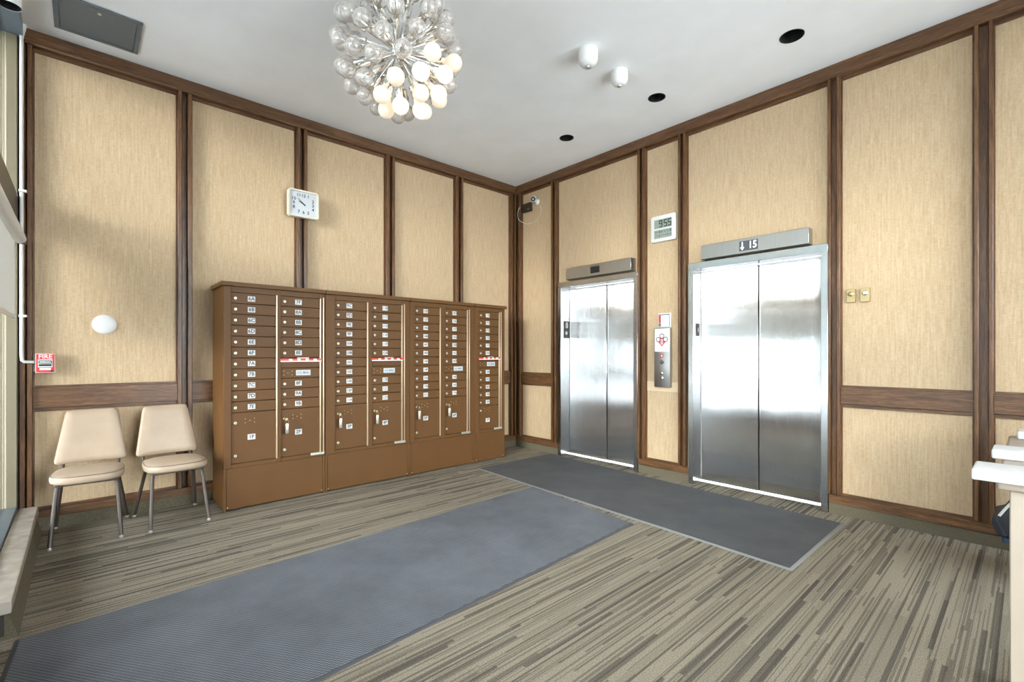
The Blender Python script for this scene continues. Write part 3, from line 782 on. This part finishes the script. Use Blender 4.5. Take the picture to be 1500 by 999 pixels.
# corner security camera, black box, cable
t = thing('security_camera', 'small white security camera high on the corner panel', 'camera', (PW, -0.385, 3.31))
obj('mount', MB().lathe([(0.040, 0), (0.040, 0.014), (0.028, 0.024), (0.010, 0.028)], (PW-0.002, -0.42, 3.300), (-1, 0, 0), 18), 'white_plastic', t)
obj('arm', MB().tube([(PW-0.02, -0.42, 3.300), (-0.04, -0.42, 3.305), (-0.055, -0.405, 3.325)], 0.008), 'white_plastic', t)
ax = Vector((-0.62, -0.45, -0.35)).normalized(); o0 = Vector((-0.035, -0.385, 3.345))
hd = obj('housing', MB().lathe([(0.020, -0.045), (0.036, -0.035), (0.038, 0.0), (0.038, 0.045), (0.034, 0.050)], o0, ax, 18), 'white_plastic', t)
obj('lens_face', MB().lathe([(0.033, 0.0501), (0.032, 0.052), (0.012, 0.0525)], o0, ax, 18), 'black_plastic', hd)
obj('lens', MB().lathe([(0.010, 0.0526), (0.006, 0.056)], o0, ax, 12), 'silver', hd)
t = thing('junction_box', 'small black box on the panel left of security camera', 'box', (PW, -0.24, 3.21))
obj('box', MB().box((PW-0.002, -0.318, 3.205), (PW-0.045, -0.160, 3.320), bev=0.008, seg=2), 'brown_black', t)
obj('light', MB().lathe([(0.006, 0), (0.004, 0.002)], (PW-0.045, -0.275, 3.235), (-1, 0, 0), 10), 'silver', t)
pts = []
for k in range(34):
    a = math.radians(22 - 240*k/33); y = -0.285-0.195*math.cos(a)
    pts.append((PW-0.008-0.058*min(1, max(0, (y+0.19)/0.07)), y, 3.19+0.150*math.sin(a)))
tag(obj('camera_cable', MB().tube(pts, 0.0035, 6), 'cable_white', loc=(PW, -0.285, 3.05)), 'thin white looped cable hanging below the security camera', 'cable')

# ------------------------------------------------------------------ wall fittings, mailbox wall (facing -Y)
t = thing('wall_clock', 'square white wall clock on the post above the mailboxes', 'clock', (-2.887, FN, 2.60))
cx, cz = -2.887, 2.735
def rr2(w, h, r, y, n=6):
    P = []
    for sx, sz, a0 in ((1, 1, 0), (-1, 1, 90), (-1, -1, 180), (1, -1, 270)):
        for k in range(n+1):
            a = math.radians(a0+90*k/n); P.append((cx+sx*(w/2-r)+r*math.cos(a), y, cz+sz*(h/2-r)+r*math.sin(a)))
    return P
W0, H0 = 0.290, 0.268
obj('case', MB().rings([rr2(W0, H0, 0.03, FN-0.001), rr2(W0, H0, 0.03, FN-0.040), rr2(W0-0.008, H0-0.008, 0.027, FN-0.048),
                        rr2(W0-0.036, H0-0.036, 0.016, FN-0.046), rr2(W0-0.040, H0-0.040, 0.014, FN-0.034)], 0, True, False), 'cream_plastic', t)
yd = FN-0.0338
mb = MB().poly(rr2(W0-0.038, H0-0.038, 0.014, yd), 0)
NX, NZ = 0.098, 0.088
for hnum, (px, pz) in {12: (0, 1), 1: (0.5, 1), 2: (1, 0.5), 3: (1, 0), 4: (1, -0.5), 5: (0.5, -1), 6: (0, -1), 7: (-0.5, -1), 8: (-1, -0.5), 9: (-1, 0), 10: (-1, 0.5), 11: (-0.5, 1)}.items():
    mb.text(str(hnum), 0.042, (cx+NX*px*0.92, yd-0.001, cz+NZ*pz*0.92), (1, 0, 0), (0, 0, 1), 1)
dial = obj('dial', mb, ['dial', 'ink'], t)
def hand(L, w, ang, y):
    d = Vector((math.sin(ang), 0, math.cos(ang))); n = Vector((d.z, 0, -d.x)); c0 = Vector((cx, y, cz))
    return MB().prism([c0-d*0.02-n*w, c0-d*0.02+n*w, c0+d*L+n*w*0.5, c0+d*L-n*w*0.5], (0, -0.001, 0))
obj('hand', hand(0.052, 0.0048, math.radians(296), yd-0.003), 'ink', t)
obj('hand', hand(0.074, 0.0040, math.radians(312), yd-0.005), 'ink', t)
obj('hand_pin', MB().lathe([(0.005, 0), (0.004, 0.006)], (cx, yd-0.001, cz), (0, -1, 0), 10), 'ink', t)
# round blank cover
t = tag(obj('cover_plate', MB().lathe([(0.074, 0), (0.074, 0.006), (0.068, 0.012), (0.040, 0.017), (0.002, 0.019)], (-4.354, PW-0.002, 1.508), (0, -1, 0), 36), 'white_plastic', loc=(-4.354, PW, 1.508)),
        'round white blank cover plate on panel above the chairs', 'cover plate')
# fire alarm
t = thing('fire_alarm', 'red FIRE pull station beside the window post', 'fire alarm', (-4.69, PW, 1.14))
obj('back_box', MB().box((-4.742, PW-0.002, 1.150), (-4.640, -0.020, 1.278), bev=0.003), 'white_plastic', t)
xa, xb, za, zb, ya = -4.730, -4.628, 1.141, 1.281, -0.052
obj('body', MB().box((xa, -0.020, za), (xb, ya, zb), bev=0.004, seg=2), 'white_plastic', t)
mb = MB().box((xa+0.004, ya+0.001, za+0.004), (xb-0.004, ya-0.001, zb-0.004), 0)
xm = (xa+xb)/2
mb.text('FIRE', 0.042, (xm, ya-0.0016, zb-0.024), (1, 0, 0), (0, 0, 1), 1, 0.95)
mb.box((xm-0.030, ya-0.0012, za+0.020), (xm+0.030, ya-0.0016, za+0.036), 1, 0)
mb.box((xm-0.038, ya-0.0012, za+0.040), (xm+0.038, ya-0.0018, zb-0.043), 1)
obj('front', mb, ['fire_red', 'white_label'], t)
mb = MB().box((xm-0.033, ya-0.012, za+0.050), (xm+0.033, ya-0.002, za+0.062), 1, 0.002)
mb.box((xm-0.033, ya-0.012, za+0.068), (xm+0.033, ya-0.002, za+0.090), 0, 0.002)
mb.box((xm-0.030, ya-0.0123, za+0.072), (xm+0.030, ya-0.0118, za+0.086), 2)
mb.text('PULL DOWN', 0.012, (xm, ya-0.0128, za+0.079), (1, 0, 0), (0, 0, 1), 1)
obj('pull_handle', mb, ['ink', 'ink', 'white_label'], t)
obj('key_lock', MB().lathe([(0.007, 0), (0.007, 0.006)], (xb-0.018, ya-0.001, za+0.014), (0, -1, 0), 12), 'black_plastic', t)
# conduit with ceiling funnel and straps
t = thing('conduit', 'white vertical conduit running from ceiling down to the fire alarm', 'conduit', (-4.798, -0.075, 1.2))
r = 0.0105
obj('pipe', MB().tube([(-4.798, -0.060, 3.56), (-4.798, -0.060, 2.5), (-4.798, -0.060, 1.26), (-4.795, -0.060, 1.232), (-4.785, -0.060, 1.222), (-4.745, -0.052, 1.220), (-4.735, -0.012, 1.220)], r, 12), 'white_plastic', t)
obj('ceiling_funnel', MB().lathe([(0.0115, 0), (0.013, 0.02), (0.028, 0.10)], (-4.798, -0.060, 3.498), (0, 0, 1), 20), 'white_plastic', t)
for z in (2.426, 1.545): obj('strap', MB().box((-4.812, -0.074, z-0.009), (-4.770, -0.046, z+0.009), bev=0.002), 'white_plastic', t)

# ------------------------------------------------------------------ ceiling things
t = thing('access_hatch', 'grey metal access hatch in ceiling above the chairs', 'hatch', (-4.40, -0.42, H-0.02))
hx0, hx1, hy0, hy1 = -4.628, -4.165, -0.655, -0.197
mb = MB(); w = 0.028
for lo, hi in (((hx0, hy0), (hx1, hy0+w)), ((hx0, hy1-w), (hx1, hy1)), ((hx0, hy0+w), (hx0+w, hy1-w)), ((hx1-w, hy0+w), (hx1, hy1-w))):
    mb.box((lo[0], lo[1], H-0.012), (hi[0], hi[1], H-0.0005), 0, 0.0015)
obj('frame', mb, 'hatch_grey', t)
d = obj('door', MB().box((hx0+w+0.004, hy0+w+0.004, H-0.010), (hx1-w-0.004, hy1-w-0.004, H-0.0005), bev=0.0015), 'hatch_grey', t)
obj('latch', MB().lathe([(0.011, 0), (0.010, 0.004), (0.003, 0.0042)], (-4.395, hy0+w+0.05, H-0.010), (0, 0, -1), 14), 'silver', d)
for i, (x, y, rr, lab) in enumerate(((DL[0][0], DL[0][1], DL[0][2], 'black recessed ceiling downlight nearest the key switches'), (DL[1][0], DL[1][1], DL[1][2], 'black recessed ceiling downlight, middle of the three'), (DL[2][0], DL[2][1], DL[2][2], 'black recessed ceiling downlight nearest the room corner'))):
    t = thing('downlight', lab, 'downlight', (x, y, H), 'recessed downlights along the elevator wall')
    obj('can', MB().lathe([(rr+0.001, 0.0), (rr+0.001, 0.16), (0.02, 0.165)], (x, y, H+0.0005), (0, 0, 1), 32, cap0=False), 'can_black', t)
    obj('rim', MB().lathe([(rr+0.003, 0.0), (rr+0.003, -0.002), (rr-0.003, -0.002), (rr-0.003, 0.012)], (x, y, H), (0, 0, 1), 32, cap0=False, cap1=False), 'can_black', t)
def detector(x, y, s, label):
    t = thing('ceiling_detector', label, 'detector', (x, y, H), 'ceiling detectors')
    obj('base', MB().lathe([(0.072*s, 0), (0.074*s, 0.012), (0.074*s, 0.075*s), (0.070*s, 0.082*s)], (x, y, H-0.0005), (0, 0, -1), 32), 'white_plastic', t)
    obj('head', MB().lathe([(0.070*s, 0.082*s), (0.066*s, 0.100*s), (0.046*s, 0.122*s), (0.030*s, 0.128*s)], (x, y, H-0.0005), (0, 0, -1), 32), 'white_plastic', t)
    obj('sensor', MB().lathe([(0.022*s, 0.128*s), (0.020*s, 0.138*s), (0.008*s, 0.145*s)], (x, y, H-0.0005), (0, 0, -1), 20), 'aluminium', t)
detector(-1.62, -2.565, 1.0, 'white ceiling detector closer to the chandelier')
detector(-1.215, -2.568, 0.92, 'white ceiling detector closer to the elevators')
t = thing('can_light', 'dark round can light hanging at window head', 'downlight', (-4.795, -0.85, 3.30))
obj('can', MB().lathe([(0.052, 0.0), (0.052, 0.30)], (-4.795, -0.85, 3.30), (0, 0, 1), 28, cap0=False), 'white_plastic', t)
obj('baffle', MB().lathe([(0.049, 0.002), (0.044, 0.09), (0.03, 0.095)], (-4.795, -0.85, 3.30), (0, 0, 1), 28, cap0=False), 'can_black', t)

# ------------------------------------------------------------------ roller blind
def blind(ya, yb, label):
    t = thing('roller_blind', label, 'blind', (XW, (ya+yb)/2, 2.0))
    obj('tube', MB().cyl((XW+0.022, yb+0.02, 2.065), (XW+0.022, ya-0.02, 2.065), 0.034, n=20), 'white_plastic', t)
    for y in (ya-0.012, yb+0.012): obj('bracket', MB().box((XW+0.002, y-0.006, 2.030), (XW+0.058, y+0.006, 2.100), bev=0.002), 'black_plastic', t)
    obj('fabric', MB().box((XW-0.002, yb+0.04, 1.54), (XW, ya-0.04, 2.065)), 'blind_fabric', t)
    obj('hem_bar', MB().box((XW-0.010, yb+0.04, 1.515), (XW+0.004, ya-0.04, 1.540), bev=0.003), 'aluminium', t)
blind(-0.18, -1.79, 'white roller blind below dark transom of the street window')
for ya, yb, wn in ((-3.02, -4.36, 'window_3'), (-4.44, -5.56, 'window_4'), (-5.64, -6.58, 'window_5')):
    obj('blind_fabric', MB().box((XW-0.002, yb+0.04, 1.52), (XW, ya-0.04, 2.10)), 'blind_fabric', bpy.data.objects[wn])

# ------------------------------------------------------------------ chairs
def chair_parts(root):
    # seat outline (front is -Y)
    def outline(s, z, k=1.0):
        P = []
        for i in range(40):
            a = 2*math.pi*i/40; c, q = math.cos(a), math.sin(a)
            ex = 0.55
            x = math.copysign(abs(c)**ex, c)*0.205; y = math.copysign(abs(q)**ex, q)*0.205
            x *= 1.0-0.10*(y/0.205+1)/2        # narrower at the back
            y -= 0.018*(1-(x/0.2)**2) if y < 0 else 0
            P.append((x*s, y*s-0.075, z))
        return P
    obj('seat', MB().rings([outline(0.93, 0.408), outline(0.985, 0.418), outline(1.0, 0.435), outline(0.995, 0.450), outline(0.96, 0.460), outline(0.80, 0.470), outline(0.40, 0.474)]), 'vinyl', root, angle=80)
    obj('piping', MB().tube(outline(0.972, 0.459), 0.0035, 6, closed=True), 'piping', root)
    obj('seat_pan', MB().box((-0.165, -0.24, 0.392), (0.165, 0.09, 0.408), bev=0.004), 'leg_metal', root)
    # backrest: padded trapezoid, leaning back and gently curved
    def back(s, off):
        P = []
        n = 8
        zb, zt, wb, wt, r = 0.478, 0.862, 0.208, 0.148, 0.028
        base = [(-wb, zb), (wb, zb), (wt, zt), (-wt, zt)]
        mx, mz = 0, (zb+zt)/2
        for i in range(4):
            p0, p1, p2 = [Vector(base[j % 4]) for j in (i-1, i, i+1)]
            a = p1+(p0-p1).normalized()*r*1.2; b = p1+(p2-p1).normalized()*r*1.2
            # points along side after corner
            for k in range(5):
                t_ = k/4; q = a*(1-t_)**2+p1*2*t_*(1-t_)+b*t_*t_; P.append(q)
            e = p2+(p1-p2).normalized()*r*1.2
            for k in range(1, 5): P.append(b.lerp(e, k/5))
        out = []
        for q in P:
            x = q.x*s; z = mz+(q.y-mz)*(1-(1-s)*0.55)
            y = 0.160+(z-0.478)*0.22+off - 0.022*(abs(x)/0.2)**2
            out.append((x, y, z))
        return out
    obj('backrest', MB().rings([back(0.55, 0.026), back(0.92, 0.024), back(0.985, 0.014), back(1.0, 0.0), back(0.985, -0.014), back(0.93, -0.026), back(0.60, -0.031)]), 'vinyl', root, angle=80)
    for s in (-1, 1):
        obj('back_post', MB().tube([(s*0.150, 0.09, 0.398), (s*0.156, 0.130, 0.405), (s*0.158, 0.150, 0.43), (s*0.155, 0.168, 0.50), (s*0.150, 0.20, 0.64)], 0.0095, 10), 'leg_metal', root)
        for y0, y1, x1 in ((-0.195, -0.295, 0.180), (0.065, 0.215, 0.203)):
            l = obj('leg', MB().tube([(s*0.135, y0*0.9, 0.399), (s*0.150, y0, 0.394), (s*0.157, y0+(y1-y0)*0.08, 0.36), (s*x1, y1, 0.018)], 0.0125, 12), 'leg_metal', root)
            obj('foot_glide', MB().lathe([(0.013, 0), (0.015, 0.006), (0.011, 0.020)], (s*x1, y1, 0.0), (0, 0, 1), 12), 'glide', l)
c1 = thing('side_chair', 'beige vinyl side chair closest to the street window', 'chair', (0, 0, 0), 'beige vinyl waiting chairs')
chair_parts(c1)
def dup(root, label):
    r = root.copy(); COL.objects.link(r); r['label'] = label
    for ch in list(root.children):
        c = ch.copy(); COL.objects.link(c); c.parent = r
        for g_ in ch.children:
            d_ = g_.copy(); COL.objects.link(d_); d_.parent = c
    return r
c2 = dup(c1, 'beige vinyl side chair standing next to the mailbox cabinets')
c1.location = (-4.440, -0.275, 0); c1.rotation_euler = (0, 0, math.radians(-4))
c2.location = (-3.962, -0.310, 0); c2.rotation_euler = (0, 0, math.radians(4.0))

# ------------------------------------------------------------------ chandelier
CH = Vector((-3.052, -2.235, 3.125))
ch = thing('chandelier', 'chrome sputnik chandelier with dozens of globe bulbs on the ceiling', 'chandelier', CH)
obj('hub', MB().sphere(CH, 0.052, 20, 12), 'chrome', ch)
obj('stem', MB().cyl(CH+Vector((0, 0, 0.04)), CH+Vector((0, 0, H-CH.z-0.02)), 0.010, n=12), 'chrome', ch)
obj('canopy', MB().lathe([(0.065, 0.0), (0.060, -0.018), (0.02, -0.03)], (CH.x, CH.y, H-0.0005), (0, 0, 1), 24), 'chrome', ch)
N = 76
def local(mb, m): return mb.mesh('m', m)
rod = MB().cyl((0, 0, 0.04), (0, 0, 0.215), 0.0055, n=8); rod = rod.mesh('arm', 'chrome')
sock = MB().lathe([(0.010, 0.200), (0.0185, 0.206), (0.0185, 0.272), (0.016, 0.276)], (0, 0, 0), (0, 0, 1), 14).mesh('socket', 'chrome')
def bulb_mesh(m):
    R, zc = 0.050, 0.348
    prof = [(0.015, 0.274), (0.017, 0.290), (0.024, 0.304)]
    for i in range(2, 12):
        a = math.pi*(1-i/11.0) if False else math.pi-(math.pi*i/11.0)
        prof.append((R*math.sin(a), zc+R*math.cos(a)))
    prof = [p for p in prof if True]
    return MB().lathe(prof, (0, 0, 0), (0, 0, 1), 20).mesh('bulb', m)
bm_clear, bm_lit, bm_dim = bulb_mesh('bulb_glass'), bulb_mesh('bulb_lit'), bulb_mesh('bulb_dim')
fil = MB().cyl((0, 0, 0.276), (0, 0, 0.315), 0.007, 0.004, n=8).mesh('filament_stem', 'brass')
camR = Vector((math.sin(HEAD), -math.cos(HEAD), 0))
random.seed(11)
view = (CAMP-CH).normalized()
for i in range(N):
    zf = 1-2*(i+0.5)/N; rr = math.sqrt(1-zf*zf); a = i*2.399963+0.4
    d = Vector((rr*math.cos(a), rr*math.sin(a), zf)) + Vector([random.uniform(-0.07, 0.07) for _ in range(3)]); d.normalize()
    if d.z > 0.95: continue
    q = d.to_track_quat('Z', 'Y').to_euler()
    arm = bpy.data.objects.new('arm', rod); COL.objects.link(arm); arm.parent = ch; arm.rotation_euler = q
    s = bpy.data.objects.new('socket', sock); COL.objects.link(s); s.parent = arm
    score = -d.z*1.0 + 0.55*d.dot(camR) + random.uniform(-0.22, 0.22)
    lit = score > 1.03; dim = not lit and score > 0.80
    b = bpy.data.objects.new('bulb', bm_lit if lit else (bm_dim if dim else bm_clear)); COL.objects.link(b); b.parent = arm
    if not lit and not dim:
        f_ = bpy.data.objects.new('filament_stem', fil); COL.objects.link(f_); f_.parent = arm

# ------------------------------------------------------------------ table at the right edge
t = thing('console_table', 'tan table with a lower navy shelf at right edge', 'table', (-1.2, -5.15, 0))
obj('table_top', MB().box((-1.93, -5.60, 0.765), (-0.42, -4.755, 0.798), bev=0.014, seg=3), 'table_tan', t)
obj('leg_panel', MB().box((-1.90, -5.55, 0.0), (-1.80, -4.79, 0.765), bev=0.004), 'table_tan', t)
obj('leg_panel', MB().box((-0.52, -5.55, 0.0), (-0.46, -5.0, 0.765), bev=0.004), 'table_tan', t)
obj('lower_shelf', MB().box((-0.62, -5.53, 0.205), (-0.24, -4.735, 0.235), bev=0.004), 'shelf_navy', t)
for (x0, x1, yl, z0, lab) in ((-1.965, -1.765, -4.690, 0.798, 'white flat slab on the tan table, nearest the viewer'), (-1.395, -1.21, -4.722, 0.798, 'white flat slab on the tan table, middle of three'), (-0.60, -0.45, -4.792, 0.798, 'white flat slab on the tan table, nearest the wall')):
    o = tag(obj('white_slab', MB().box((x0, -5.50, z0), (x1, yl, z0+0.043), bev=0.008, seg=3), 'table_white', loc=((x0+x1)/2, -5.1, z0)), lab, 'board', 'white slabs on the tan table')
# bag on the shelf
t = thing('bag', 'black bag with white stripe on the shelf under the table', 'bag', (-0.45, -4.95, 0.235))
P = [(0, -4.715, 0.236), (0, -4.690, 0.300), (0, -4.698, 0.350), (0, -4.742, 0.372), (0, -4.790, 0.465), (0, -4.98, 0.49), (0, -5.06, 0.36), (0, -5.05, 0.236)]
obj('body', MB().prism([(-0.60, y, z) for _, y, z in P], (0.24, 0, 0), bev=0.007, seg=2), 'bag_black', t)
obj('flap', MB().prism([(-0.606, -4.735, 0.236), (-0.606, -4.700, 0.345), (-0.606, -4.712, 0.352), (-0.606, -4.752, 0.244)], (0.25, 0, 0), bev=0.003), 'bag_black', t)
obj('stripe', MB().tube([(-0.604, -4.722, 0.352), (-0.604, -4.752, 0.408), (-0.604, -4.796, 0.480)], 0.007, 8), 'white_plastic', t)
